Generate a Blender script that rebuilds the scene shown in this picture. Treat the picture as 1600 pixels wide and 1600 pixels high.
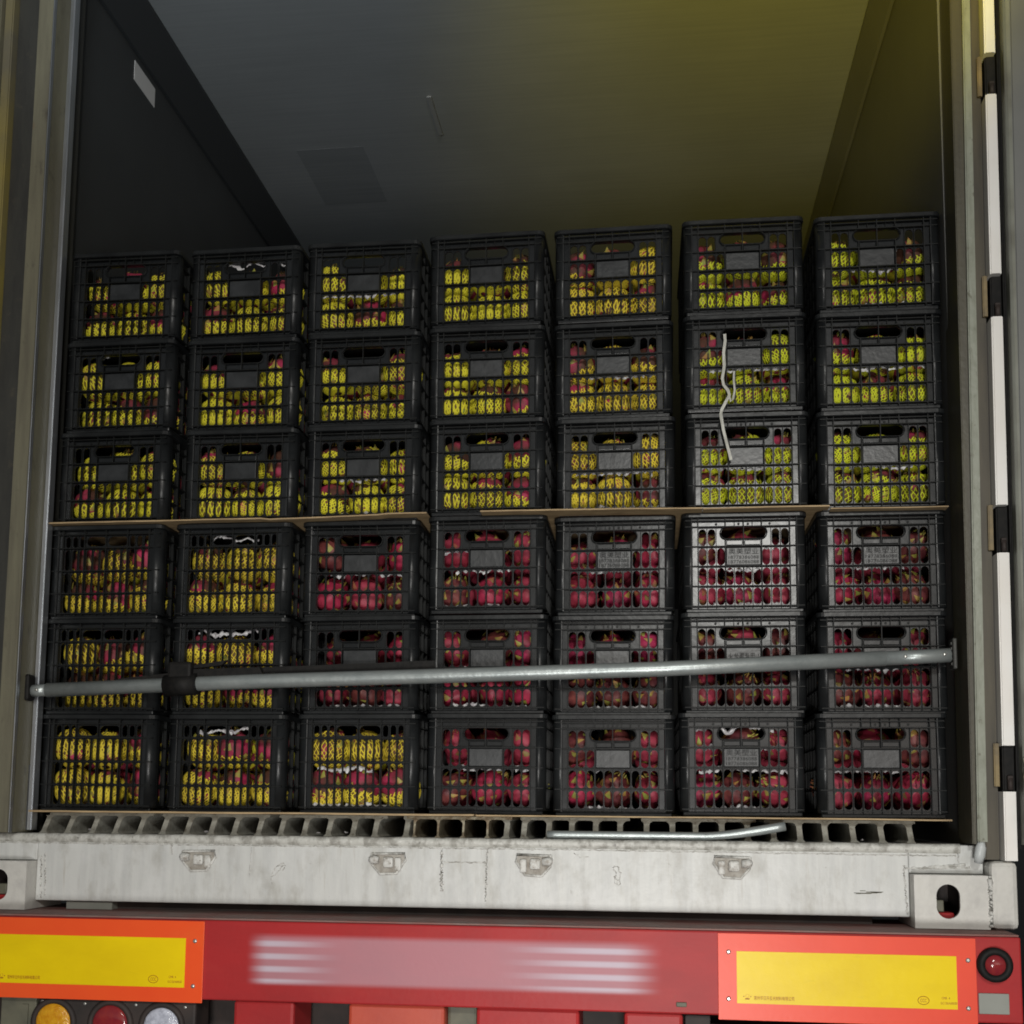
import bpy, bmesh, math, random
from mathutils import Vector, Matrix, noise
random.seed(7)
for o in list(bpy.data.objects): bpy.data.objects.remove(o)
SC = bpy.context.scene
COL = SC.collection
R = math.radians

# ------------------------------------------------------------------ camera
cam_d = bpy.data.cameras.new("camera"); cam = bpy.data.objects.new("camera", cam_d); COL.objects.link(cam)
yaw, pitch, roll = 0.12216, 0.10813, 0.00888
cy, sy, cp, sp = math.cos(yaw), math.sin(yaw), math.cos(pitch), math.sin(pitch)
fwd = Vector((-sy*cp, cy*cp, sp)); rgt = Vector((cy, sy, 0)); up = rgt.cross(fwd)
r2 = rgt*math.cos(roll) + up*math.sin(roll); u2 = -rgt*math.sin(roll) + up*math.cos(roll)
M = Matrix((r2, u2, -fwd)).transposed().to_4x4()
M.translation = Vector((0.4773, -2.7107, 0.0208))
cam.matrix_world = M
cam_d.sensor_width = 36; cam_d.lens = 1802.38/1600*36
cam_d.shift_x = 0.0; cam_d.shift_y = 267/1600
cam_d.clip_start = 0.05; cam_d.clip_end = 500
SC.camera = cam
SC.render.resolution_x = 1024; SC.render.resolution_y = 1024

# ------------------------------------------------------------------ world: deep dusk sky
w = bpy.data.worlds.new("World"); SC.world = w; w.use_nodes = True
nt = w.node_tree; nt.nodes.clear()
sky = nt.nodes.new("ShaderNodeTexSky"); sky.sky_type = 'NISHITA'; sky.sun_disc = False
sky.sun_elevation = R(4); sky.sun_rotation = R(160)
bg = nt.nodes.new("ShaderNodeBackground"); bg.inputs[1].default_value = 0.05
hs = nt.nodes.new("ShaderNodeHueSaturation"); hs.inputs['Saturation'].default_value = 0.25
out = nt.nodes.new("ShaderNodeOutputWorld")
nt.links.new(sky.outputs[0], hs.inputs['Color']); nt.links.new(hs.outputs[0], bg.inputs[0]); nt.links.new(bg.outputs[0], out.inputs[0])

# ------------------------------------------------------------------ yard lamp, plus an added low fill and two added ceiling spots
def area(name, loc, target, size, power, color, shape='DISK', spread=180):
    d = bpy.data.lights.new(name, 'AREA'); d.shape = shape; d.size = size; d.energy = power; d.color = color
    d.spread = R(spread)
    o = bpy.data.objects.new(name, d); COL.objects.link(o); o.location = loc
    o.rotation_euler = (Vector(target)-Vector(loc)).to_track_quat('-Z', 'Y').to_euler(); return o
def spot(name, loc, target, power, color, angle, blend, radius):
    d = bpy.data.lights.new(name, 'SPOT'); d.energy = power; d.color = color
    d.spot_size = R(angle); d.spot_blend = blend; d.shadow_soft_size = radius
    o = bpy.data.objects.new(name, d); COL.objects.link(o); o.location = loc
    o.rotation_euler = (Vector(target)-Vector(loc)).to_track_quat('-Z', 'Y').to_euler(); return o
area("yard_lamp", (1.15, -5.0, 1.80), (0.7, 0, 0.2), 0.40, 84, (1.0, 0.985, 0.93))
area("low_fill", (0.6, -3.9, -1.0), (0.30, 0, -0.42), 0.7, 15.0, (1.0, 0.975, 0.94), spread=75)  # added fill, narrowed to brighten the sill and beam
spot("yellow_bounce_spot", (0.72, -1.5, 1.35), (0.80, 0.45, 2.5), 160, (1.0, 0.79, 0.004), 52, 1.0, 0.12)  # added unseen spot, stands for yellow light bounced onto the ceiling
spot("cool_ceiling_spot", (-0.62, -1.5, 1.35), (-0.60, 0.30, 2.5), 76, (0.84, 0.94, 1.0), 56, 1.0, 0.12)  # added unseen spot, shaped for the grey falloff on the left ceiling

SC.view_settings.view_transform = 'Standard'; SC.view_settings.look = 'None'
SC.view_settings.exposure = 0.0; SC.view_settings.gamma = 1.0
SC.render.engine = 'CYCLES'; SC.cycles.pixel_filter_type = 'BLACKMAN_HARRIS'; SC.cycles.filter_width = 1.8

# ------------------------------------------------------------------ materials
def mat(name, col, rough=0.6, metal=0.0, col2=None, scale=20, amt=1.0, bump=0.0, bscale=60, stretch=(1,1,1), detail=5, lo=.35, hi=.65, coat=0, spec=.5, trans=0):
    m = bpy.data.materials.new(name); m.use_nodes = True; n = m.node_tree; b = n.nodes['Principled BSDF']
    b.inputs['Base Color'].default_value = (*col, 1); b.inputs['Roughness'].default_value = rough
    b.inputs['Metallic'].default_value = metal; b.inputs['Coat Weight'].default_value = coat
    b.inputs['Specular IOR Level'].default_value = spec; b.inputs['Transmission Weight'].default_value = trans
    tc = n.nodes.new('ShaderNodeTexCoord'); mp = n.nodes.new('ShaderNodeMapping'); mp.inputs['Scale'].default_value = stretch
    geo = n.nodes.new('ShaderNodeNewGeometry')
    n.links.new(geo.outputs['Position'], mp.inputs[0])
    if col2 is not None:
        no = n.nodes.new('ShaderNodeTexNoise'); no.inputs['Scale'].default_value = scale; no.inputs['Detail'].default_value = detail
        n.links.new(mp.outputs[0], no.inputs['Vector'])
        cr = n.nodes.new('ShaderNodeValToRGB'); cr.color_ramp.elements[0].position = lo; cr.color_ramp.elements[1].position = hi
        cr.color_ramp.elements[0].color = (*col, 1); cr.color_ramp.elements[1].color = (*col2, 1)
        n.links.new(no.outputs['Fac'], cr.inputs[0]); n.links.new(cr.outputs[0], b.inputs['Base Color'])
    if bump:
        nb = n.nodes.new('ShaderNodeTexNoise'); nb.inputs['Scale'].default_value = bscale; nb.inputs['Detail'].default_value = 4
        n.links.new(mp.outputs[0], nb.inputs['Vector'])
        bp = n.nodes.new('ShaderNodeBump'); bp.inputs['Strength'].default_value = bump; bp.inputs['Distance'].default_value = 0.002
        n.links.new(nb.outputs['Fac'], bp.inputs['Height']); n.links.new(bp.outputs[0], b.inputs['Normal'])
    return m

def layered(name, base, layers, rough=0.5, metal=0, bump=0.25, bscale=80):
    """base colour with masked layers: (colour, noise scale, stretch, lo, hi, strength)"""
    m = bpy.data.materials.new(name); m.use_nodes = True; n = m.node_tree; b = n.nodes['Principled BSDF']
    b.inputs['Roughness'].default_value = rough; b.inputs['Metallic'].default_value = metal
    geo = n.nodes.new('ShaderNodeNewGeometry')
    prev = None
    for i, (c, sc, st, lo, hi, k) in enumerate(layers):
        mp = n.nodes.new('ShaderNodeMapping'); mp.inputs['Scale'].default_value = st; mp.inputs['Location'].default_value = (i*3.1, i*1.7, i*.9)
        n.links.new(geo.outputs['Position'], mp.inputs[0])
        no = n.nodes.new('ShaderNodeTexNoise'); no.inputs['Scale'].default_value = sc; no.inputs['Detail'].default_value = 8; no.inputs['Roughness'].default_value = .62
        n.links.new(mp.outputs[0], no.inputs['Vector'])
        mr = n.nodes.new('ShaderNodeMapRange'); mr.inputs[1].default_value = lo; mr.inputs[2].default_value = hi; mr.inputs[4].default_value = k
        n.links.new(no.outputs['Fac'], mr.inputs[0])
        mx = n.nodes.new('ShaderNodeMix'); mx.data_type = 'RGBA'
        n.links.new(mr.outputs[0], mx.inputs[0]); mx.inputs[7].default_value = (*c, 1)
        if prev is None: mx.inputs[6].default_value = (*base, 1)
        else: n.links.new(prev, mx.inputs[6])
        prev = mx.outputs[2]
    n.links.new(prev, b.inputs['Base Color'])
    nb = n.nodes.new('ShaderNodeTexNoise'); nb.inputs['Scale'].default_value = bscale; nb.inputs['Detail'].default_value = 5
    n.links.new(geo.outputs['Position'], nb.inputs['Vector'])
    bp = n.nodes.new('ShaderNodeBump'); bp.inputs['Strength'].default_value = bump; bp.inputs['Distance'].default_value = 0.003
    n.links.new(nb.outputs['Fac'], bp.inputs['Height']); n.links.new(bp.outputs[0], b.inputs['Normal'])
    return m

M_crate = mat('crate_plastic_ribs', (.008,.009,.009), .5, col2=(.014,.015,.015), scale=9, bump=.25, bscale=45, spec=.22)
M_crateP = mat('crate_plastic_panel', (.009,.0105,.0115), .26, col2=(.019,.021,.023), scale=6, bump=.30, bscale=26, spec=.42)
M_crate2 = mat('crate_plastic_dusty', (.010,.011,.012), .33, col2=(.020,.022,.023), scale=14, bump=.3, bscale=60, spec=.34)
M_plate = mat('label_plate_plastic', (.016,.018,.020), .36, col2=(.034,.037,.040), scale=30, bump=.3, bscale=90, spec=.6)
M_letter = mat('raised_lettering', (.008,.009,.009), .7)
M_skin = mat('dragon_fruit_skin', (.46,.036,.11), .5, col2=(.17,.022,.032), scale=34, bump=.4, bscale=70, spec=.3)
M_skin2 = mat('dragon_fruit_skin_deep', (.27,.026,.045), .5, col2=(.44,.060,.10), scale=30, bump=.4, bscale=70, spec=.3)
M_scale = mat('fruit_scale_green', (.30,.36,.06), .55, col2=(.42,.20,.06), scale=60)
M_scale2 = mat('fruit_scale_dry', (.20,.19,.05), .6, col2=(.40,.08,.06), scale=50)
M_netY = mat('foam_net_yellow', (.80,.74,.035), .75, col2=(.66,.59,.03), scale=18)
M_netG = mat('foam_net_golden', (.82,.66,.045), .75, col2=(.68,.52,.04), scale=18)
M_netL = mat('foam_net_lime', (.70,.76,.020), .75, col2=(.58,.62,.03), scale=18)
M_film = mat('thin_white_film', (.72,.72,.72), .35, col2=(.40,.38,.40), scale=40, spec=.6)
M_white = layered('white_container_paint', (.64,.65,.63), [
    ((.52,.53,.52), 5, (9,1,.7), .42, .72, .85), ((.38,.37,.33), 10, (2,1,1), .50, .76, .75), ((.33,.24,.16), 9, (6,1,.5), .66, .80, .55), ((.74,.75,.74), 8, (1,1,1), .5, .75, .6), ((.40,.36,.30), 7, (12,1,.8), .60, .78, .6),
    ((.24,.21,.17), 34, (1,1,1), .68, .76, .55), ((.22,.19,.15), 60, (1,1,2.5), .70, .76, .5)], rough=.42, bump=.35, bscale=55)
M_weld = layered('painted_weld', (.68,.68,.65), [((.30,.29,.26), 60, (1,1,1), .42, .62, .8)], rough=.5, bump=.8, bscale=160)
M_lip = layered('worn_painted_lip', (.58,.58,.54), [((.28,.27,.24), 40, (1.2,1,1), .45, .62, .8), ((.13,.12,.11), 70, (1,1,1), .62, .7, .8)], rough=.38, bump=.9, bscale=90)
M_cast = layered('corner_casting_paint', (.64,.63,.59), [((.46,.45,.43), 18, (1,1,1), .45, .7, .7), ((.18,.13,.10), 30, (1,1,1), .68, .76, .7)], rough=.42, bump=.5, bscale=60)
M_post = layered('brushed_door_frame', (.19,.18,.125), [((.11,.10,.075), 6, (6,2,.5), .4, .7, .8), ((.06,.05,.04), 30, (1,1,.5), .6, .75, .7), ((.20,.10,.045), 14, (1,1,.6), .66, .74, .6)], rough=.45, bump=.25)
M_postD = layered('dark_steel_reveal', (.052,.052,.046), [((.03,.03,.03), 12, (3,3,.5), .4, .7, .7), ((.09,.08,.06), 30, (1,1,1), .6, .72, .6)], rough=.4, bump=.2)
M_olive = layered('olive_reveal', (.085,.078,.05), [((.05,.046,.034), 8, (8,8,.3), .35, .7, .8), ((.14,.13,.09), 50, (1,1,.4), .64, .72, .5)], rough=.45, bump=.25)
M_silver = mat('aluminium_strip', (.50,.52,.55), .35, .8, col2=(.38,.40,.42), scale=20, stretch=(3,3,.3))
M_flange = layered('pale_gasket_flange', (.30,.32,.26), [((.20,.21,.16), 25, (2,1,.5), .45, .7, .8), ((.10,.09,.06), 60, (1,1,.6), .62, .70, .8)], rough=.4, bump=.4)
M_bright = mat('bright_white_post_paint', (.94,.93,.90), .30, col2=(.88,.85,.80), scale=6, bump=.1)
M_black = mat('black_rubber', (.007,.007,.007), .65, col2=(.014,.013,.012), scale=80, spec=.25)
M_tan = mat('tan_hinge_recess', (.27,.20,.09), .5, col2=(.17,.13,.07), scale=40)
M_door = mat('door_lining_grey', (.20,.205,.195), .4, col2=(.16,.165,.158), scale=3, bump=.1, bscale=20)
M_wall = layered('shaded_wall_lining', (.042,.045,.047), [((.03,.032,.033), 3, (1,1,1), .35, .7, .6), ((.09,.09,.085), 90, (1,1,1), .74, .78, .5)], rough=.5, bump=.05)  # darker copy of the lining, shade put into its colour
M_wallR = layered('lit_wall_lining', (.15,.15,.145), [((.11,.11,.10), 3, (1,1,1), .35, .7, .6), ((.05,.05,.045), 60, (1,.4,1), .72, .78, .6)], rough=.45, bump=.05)  # paler copy of the lining, the lit right side put into its colour
M_ceil = layered('brushed_ceiling_lining', (.27,.28,.285), [((.22,.23,.235), 26, (.08,3,1), .4, .65, .6), ((.19,.2,.2), 1.6, (1,1,1), .4, .75, .5)], rough=.42, metal=.0, bump=.04)
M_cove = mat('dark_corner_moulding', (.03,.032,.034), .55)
M_alu = layered('worn_aluminium_floor', (.44,.44,.39), [((.28,.27,.23), 40, (1,1,1), .4, .65, .8), ((.12,.09,.06), 70, (1,1,1), .58, .7, .8)], rough=.45, metal=.15, bump=.6, bscale=120)
M_aluB = layered('bent_rusty_floor', (.33,.30,.22), [((.17,.12,.07), 45, (1,1,1), .4, .6, .9)], rough=.5, metal=.2, bump=.9, bscale=110)
M_floor = mat('dark_floor_pan', (.03,.034,.045), .6, col2=(.10,.10,.10), scale=25)
M_galv = layered('galvanised_pipe', (.44,.48,.475), [((.32,.36,.36), 30, (.5,1,1), .4, .65, .8), ((.20,.20,.19), 70, (.6,1,1), .66, .74, .7)], rough=.38, metal=.5, bump=.25, bscale=70)
M_bolt = mat('zinc_bolt', (.55,.55,.52), .35, .8)
M_ply = mat('thin_plywood', (.52,.38,.21), .7, col2=(.34,.24,.13), scale=30, stretch=(.6,2,8), bump=.3)
M_red = layered('red_chassis_paint', (.42,.028,.030), [((.32,.026,.028), 4, (1,1,2), .4, .7, .8), ((.48,.055,.045), 5, (.6,1,2), .5, .8, .5), ((.22,.05,.04), 30, (1,1,1), .66, .76, .6)], rough=.45, bump=.12)
M_redD = layered('dusty_red_top', (.24,.10,.085), [((.22,.17,.15), 8, (1,1,1), .4, .65, .9)], rough=.7, bump=.3)
M_orange = layered('orange_box_paint', (.52,.075,.04), [((.40,.05,.035), 5, (1,1,1), .4, .7, .8)], rough=.45, bump=.1)
M_dark = mat('grimy_dark_steel_and_shade', (.045,.032,.028), .7, col2=(.022,.018,.017), scale=14, bump=.3)
M_grime = mat('grey_green_plate', (.16,.155,.11), .6, col2=(.10,.10,.075), scale=20)
M_refR = layered('red_reflective_sheet', (.95,.115,.028), [((.88,.085,.025), 3, (1,1,1), .4, .65, .7), ((.84,.16,.04), 4, (1,1,3), .55, .75, .6)], rough=.3, bump=.06)
M_refR2 = layered('pale_red_reflective_sheet', (.90,.10,.055), [((.80,.085,.050), 4, (1,1,1), .4, .65, .7)], rough=.35, bump=.06)
M_refY = layered('yellow_reflective_sheet', (.92,.67,.006), [((.80,.56,.006), 4, (1,1,2), .4, .65, .7), ((.68,.50,.012), 14, (.6,1,4), .64, .74, .5)], rough=.35, bump=.08)
M_print = mat('orange_print', (.34,.075,.005), .6)
M_white2 = mat('dusty_grey_reflector', (.30,.31,.28), .5, col2=(.24,.25,.22), scale=8)
M_amber = mat('amber_lens', (.62,.26,.01), .15, col2=(.75,.38,.02), scale=90, bump=1, bscale=160)
M_redl = mat('red_lens', (.28,.03,.03), .12, col2=(.22,.02,.03), scale=60, bump=.3)
M_clear = mat('clear_lens', (.42,.44,.52), .12, col2=(.62,.65,.75), scale=90, bump=1, bscale=160)
M_strap = mat('white_packing_strap', (.62,.62,.56), .5, col2=(.5,.5,.45), scale=60)
M_gask = mat('torn_gasket_foam', (.62,.60,.46), .8, col2=(.45,.42,.30), scale=60, bump=.8)
M_ground = layered('asphalt', (.05,.05,.05), [((.035,.035,.035), 20, (1,1,1), .4, .7, .8)], rough=.8)

for q in (M_refR, M_refR2, M_refY, M_red): q.node_tree.nodes['Principled BSDF'].inputs['Specular IOR Level'].default_value = .22
# chassis face, soft pale bands standing for blurred white lettering
M_beam = M_red.copy(); M_beam.name = 'red_chassis_face_with_blurred_lettering'
n = M_beam.node_tree; b = n.nodes['Principled BSDF']; src = b.inputs['Base Color'].links[0].from_socket
geo = n.nodes.new('ShaderNodeNewGeometry'); sx = n.nodes.new('ShaderNodeSeparateXYZ'); n.links.new(geo.outputs['Position'], sx.inputs[0])
def mth(op, a, b_=None):
    k = n.nodes.new('ShaderNodeMath'); k.operation = op
    for i, v in enumerate((a, b_)):
        if v is None: continue
        if isinstance(v, (int, float)): k.inputs[i].default_value = v
        else: n.links.new(v, k.inputs[i])
    return k.outputs[0]
def smooth(v, a, b_, lo=0, hi=1):
    k = n.nodes.new('ShaderNodeMapRange'); k.interpolation_type = 'SMOOTHSTEP'
    for i, q in ((1, a), (2, b_), (3, lo), (4, hi)): k.inputs[i].default_value = q
    n.links.new(v, k.inputs[0]); return k.outputs[0]
X, Z = sx.outputs[0], sx.outputs[2]
env = mth('MULTIPLY', smooth(X, -.455, -.40), smooth(X, .40, .50, 1, 0))
envz = mth('MULTIPLY', smooth(Z, -.390, -.375), smooth(Z, -.285, -.268, 1, 0))
wv = mth('SINE', mth('MULTIPLY', mth('ADD', Z, .386), 2*math.pi/.0285))
bands = smooth(wv, -.5, .9, .0, 1)
ends = mth('MAXIMUM', smooth(X, -.40, -.22, 1, 0), smooth(X, .12, .36))
k1 = mth('ADD', mth('MULTIPLY', mth('MULTIPLY', bands, ends), .55), .38)
k2 = mth('MULTIPLY', mth('MULTIPLY', env, envz), k1)
mx = n.nodes.new('ShaderNodeMix'); mx.data_type = 'RGBA'; n.links.new(k2, mx.inputs[0]); n.links.new(src, mx.inputs[6]); mx.inputs[7].default_value = (.58,.50,.58,1)
n.links.new(mx.outputs[2], b.inputs['Base Color'])

# ------------------------------------------------------------------ mesh helpers
def bm_new(): return bmesh.new()
def box(bm, x0, x1, y0, y1, z0, z1, bev=0, mi=0):
    vs = [bm.verts.new(p) for p in ((x0,y0,z0),(x1,y0,z0),(x1,y1,z0),(x0,y1,z0),(x0,y0,z1),(x1,y0,z1),(x1,y1,z1),(x0,y1,z1))]
    fs = [bm.faces.new([vs[i] for i in f]) for f in ((0,1,5,4),(1,2,6,5),(2,3,7,6),(3,0,4,7),(4,5,6,7),(3,2,1,0))]
    for f in fs: f.material_index = mi
    if bev:
        es = {e for f in fs for e in f.edges}
        r = bmesh.ops.bevel(bm, geom=list(es), offset=bev, segments=2, affect='EDGES', profile=.5)
        for f in r['faces']: f.material_index = mi
    return vs
def hexa(bm, pts, mi=0):
    vs = [bm.verts.new(p) for p in pts]
    for f in ((0,1,5,4),(1,2,6,5),(2,3,7,6),(3,0,4,7),(4,5,6,7),(3,2,1,0)):
        bm.faces.new([vs[i] for i in f]).material_index = mi
def tube(bm, pts, rad, seg=14, cap=True, mi=0, flat=1.0):
    rings = []
    n_ = len(pts)
    for i, p in enumerate(pts):
        p = Vector(p); a = Vector(pts[max(i-1,0)]); c = Vector(pts[min(i+1,n_-1)])
        d = (c-a).normalized(); s = d.cross(Vector((0,0,1)))
        if s.length < 1e-3: s = d.cross(Vector((0,1,0)))
        s.normalize(); t = s.cross(d)
        rr = rad[i] if isinstance(rad, (list,tuple)) else rad
        rings.append([bm.verts.new(p + s*math.cos(2*math.pi*k/seg)*rr + t*math.sin(2*math.pi*k/seg)*rr*flat) for k in range(seg)])
    for a, c in zip(rings, rings[1:]):
        for k in range(seg):
            f = bm.faces.new((a[k], a[(k+1)%seg], c[(k+1)%seg], c[k])); f.smooth = True; f.material_index = mi
    if cap:
        for r_ in (rings[0], rings[-1][::-1]):
            f = bm.faces.new(r_); f.material_index = mi
def disc(bm, c, r, depth, seg=32, dome=0.0, mi=0, axis='y'):
    """cylinder facing -y with optional dome"""
    cx, cy_, cz = c
    prof = [(r, depth), (r, 0)]
    if dome:
        for k in range(1, 6):
            a = k/6*math.pi/2; prof.append((r*math.cos(a), -dome*math.sin(a)))
    rings = [[bm.verts.new((cx + q*math.cos(2*math.pi*k/seg), cy_ + d, cz + q*math.sin(2*math.pi*k/seg))) for k in range(seg)] for q, d in prof]
    for a, c2 in zip(rings, rings[1:]):
        for k in range(seg):
            f = bm.faces.new((a[k], a[(k+1)%seg], c2[(k+1)%seg], c2[k])); f.smooth = dome > 0; f.material_index = mi
    t = bm.verts.new((cx, cy_-dome, cz)); a = rings[-1]
    for k in range(seg):
        f = bm.faces.new((a[k], a[(k+1)%seg], t)); f.smooth = dome > 0; f.material_index = mi
def ring(bm, c, r0, r1, y0, y1, seg=40):
    P = [(r0, y1), (r0, y0+.003), ((r0+r1)/2, y0), (r1, y0+.004), (r1, y1)]
    rs = [[bm.verts.new((c[0]+q*math.cos(2*math.pi*k/seg), c[1]+d, c[2]+q*math.sin(2*math.pi*k/seg))) for k in range(seg)] for q, d in P]
    for a, b_ in zip(rs, rs[1:]):
        for k in range(seg):
            f = bm.faces.new((a[k], b_[k], b_[(k+1)%seg], a[(k+1)%seg])); f.smooth = True
def mesh(name, bm, mats):
    bmesh.ops.recalc_face_normals(bm, faces=bm.faces)
    me = bpy.data.meshes.new(name); bm.to_mesh(me); bm.free()
    for m in (mats if isinstance(mats, (list,tuple)) else [mats]): me.materials.append(m)
    return me
def link(name, me, parent=None, loc=(0,0,0), rot=(0,0,0)):
    o = bpy.data.objects.new(name, me); COL.objects.link(o); o.location = loc; o.rotation_euler = rot
    if parent: o.parent = parent
    return o
def part(name, bm, mats, parent=None, loc=(0,0,0), rot=(0,0,0)): return link(name, mesh(name, bm, mats), parent, loc, rot)
def tag(o, label, cat, group=None):
    o['label'] = label; o['category'] = cat
    if group: o['group'] = group
    return o
def empty(name, loc=(0,0,0)):
    o = bpy.data.objects.new(name, None); COL.objects.link(o); o.location = loc; o.empty_display_size = .1; return o
def label_part(o, s): o['label'] = s; return o

def stadium(cx, cz, hw, hh, seg=4):
    """counter-clockwise outline of a rounded slot; 4*(seg+1) points"""
    r = min(hw, hh); ax, az = hw-r, hh-r; pts = []
    for q in range(4):
        sxn, szn = ((1,1),(-1,1),(-1,-1),(1,-1))[q]
        for k in range(seg+1):
            a = math.pi/2*(q + k/seg)
            pts.append((cx + sxn*ax + r*math.cos(a), cz + szn*az + r*math.sin(a)))
    return pts
PM = 0
def holed(bm, x0, x1, z0, z1, hole, y=0.0, th=.003, mi=None, seg=4):
    """rectangular cell at plane y with a rounded hole through thickness th (towards +y)"""
    if mi is None: mi = PM
    if hole is None:
        vs = [bm.verts.new(p) for p in ((x0,y,z0),(x1,y,z0),(x1,y,z1),(x0,y,z1))]
        bm.faces.new(vs).material_index = mi
        return
    inn = stadium(*hole, seg=seg); m = len(inn)
    vi = [bm.verts.new((p[0], y, p[1])) for p in inn]; vb = [bm.verts.new((p[0], y+th, p[1])) for p in inn]
    co = [bm.verts.new(p) for p in ((x1,y,z1),(x0,y,z1),(x0,y,z0),(x1,y,z0))]
    for q in range(4):
        s = q*(seg+1)
        for k in range(seg):
            bm.faces.new((co[q], vi[s+k], vi[s+k+1])).material_index = mi
        nq = (q+1) % 4
        bm.faces.new((co[q], vi[s+seg], vi[(s+seg+1)%m], co[nq])).material_index = mi
    for k in range(m):
        bm.faces.new((vi[k], vb[k], vb[(k+1)%m], vi[(k+1)%m])).material_index = mi

def text_mesh(body, size, depth, name):
    cu = bpy.data.curves.new(name, 'FONT'); cu.body = body; cu.size = size; cu.extrude = depth
    cu.align_x = 'CENTER'; cu.align_y = 'CENTER'; cu.resolution_u = 2; cu.space_line = .85
    o = bpy.data.objects.new(name, cu); COL.objects.link(o)
    dg = bpy.context.evaluated_depsgraph_get(); dg.update()
    me = bpy.data.meshes.new_from_object(o.evaluated_get(dg)); me.name = name
    bpy.data.objects.remove(o)
    me.transform(Matrix.Rotation(math.pi/2, 4, 'X'))
    return me
def fit_width(me, wdt, hgt=None):
    xs = [v.co.x for v in me.vertices]; zs = [v.co.z for v in me.vertices]
    if not xs: return me
    cx, cz = (min(xs)+max(xs))/2, (min(zs)+max(zs))/2
    kx = wdt/(max(xs)-min(xs)); kz = (hgt/(max(zs)-min(zs))) if hgt else kx
    for v in me.vertices: v.co.x = (v.co.x-cx)*kx; v.co.z = (v.co.z-cz)*kz
    return me
def join_meshes(name, items, mats):
    bm = bmesh.new()
    for me, off in items:
        t = me.copy(); t.transform(Matrix.Translation(off)); bm.from_mesh(t)
    for f in bm.faces: f.material_index = 0
    me = bpy.data.meshes.new(name); bm.to_mesh(me); bm.free()
    for m in mats: me.materials.append(m)
    return me

# ================================================================== ground
bm = bm_new(); vs = [bm.verts.new(p) for p in ((-150,-150,-1.55),(150,-150,-1.55),(150,150,-1.55),(-150,150,-1.55))]; bm.faces.new(vs)
g = part('ground', bm, M_ground); g['kind'] = 'structure'

# ================================================================== container
ctn = tag(empty('shipping_container', (0,0,-.238)), 'white refrigerated container with open doors, stacked full of black fruit crates', 'container')
def cpart(name, bm, mats, parent=None):
    o = part(name, bm, mats, parent or ctn)
    if parent is None or parent is ctn: o.location = (0,0,.238)
    return o
XL, XR, ZC, YE = -1.150, 1.195, 2.50, 11.6
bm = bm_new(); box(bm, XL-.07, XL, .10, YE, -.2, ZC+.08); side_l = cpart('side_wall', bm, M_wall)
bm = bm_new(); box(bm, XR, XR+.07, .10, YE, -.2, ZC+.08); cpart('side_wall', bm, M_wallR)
bm = bm_new(); box(bm, XL+.001, XR-.001, .02, YE, ZC, ZC+.078)

cpart('ceiling', bm, M_ceil)
bm = bm_new(); box(bm, XL+.001, XR-.001, YE, YE+.06, -.2, ZC+.07); cpart('end_wall', bm, M_wall)
# dark mouldings where walls meet the ceiling
for s, xw in ((1, XL), (-1, XR)):
    bm = bm_new()
    y0, y1 = .12, YE-.002
    pts = [(xw+s*.001, ZC-.10), (xw+s*.012, ZC-.10), (xw+s*(.085 if s > 0 else .05), ZC-.014), (xw+s*(.085 if s > 0 else .05), ZC-.001), (xw+s*.001, ZC-.001)]
    a = [bm.verts.new((p[0], y0, p[1])) for p in pts]; c = [bm.verts.new((p[0], y1, p[1])) for p in pts]
    for k in range(5): bm.faces.new((a[k], a[(k+1)%5], c[(k+1)%5], c[k]))
    bm.faces.new(a); bm.faces.new(c[::-1])
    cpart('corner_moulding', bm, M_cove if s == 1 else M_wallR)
M_hatch = layered('duller_ceiling_patch', (.215,.225,.23), [((.17,.18,.185), 26, (.08,3,1), .4, .65, .6)], rough=.5, bump=.04)
M_scr = mat('faint_mark', (.235,.24,.245), .5)
# faint marks on the ceiling and the sticker on the wall
bm = bm_new(); box(bm, -.30,-.285, 1.02,1.25, ZC-.006, ZC-.001); cpart('ceiling_scratch', bm, M_scr)
bm = bm_new()
box(bm, -.86, -.60, 1.30, 1.70, ZC-.0005, ZC-.0001)
cpart('ceiling_hatch', bm, M_hatch)
bm = bm_new(); box(bm, XL+.0005, XL+.002, .55, .70, 2.31, 2.375); label_part(cpart('wall_sticker', bm, mat('sticker_white', (.55,.55,.55), .4)), 'pale sticker on the dark side wall')
# header above the opening
bm = bm_new(); box(bm, -1.219, 1.219, 0, .10, ZC+.02, ZC+.13, .004); cpart('header_beam', bm, M_post)

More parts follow.
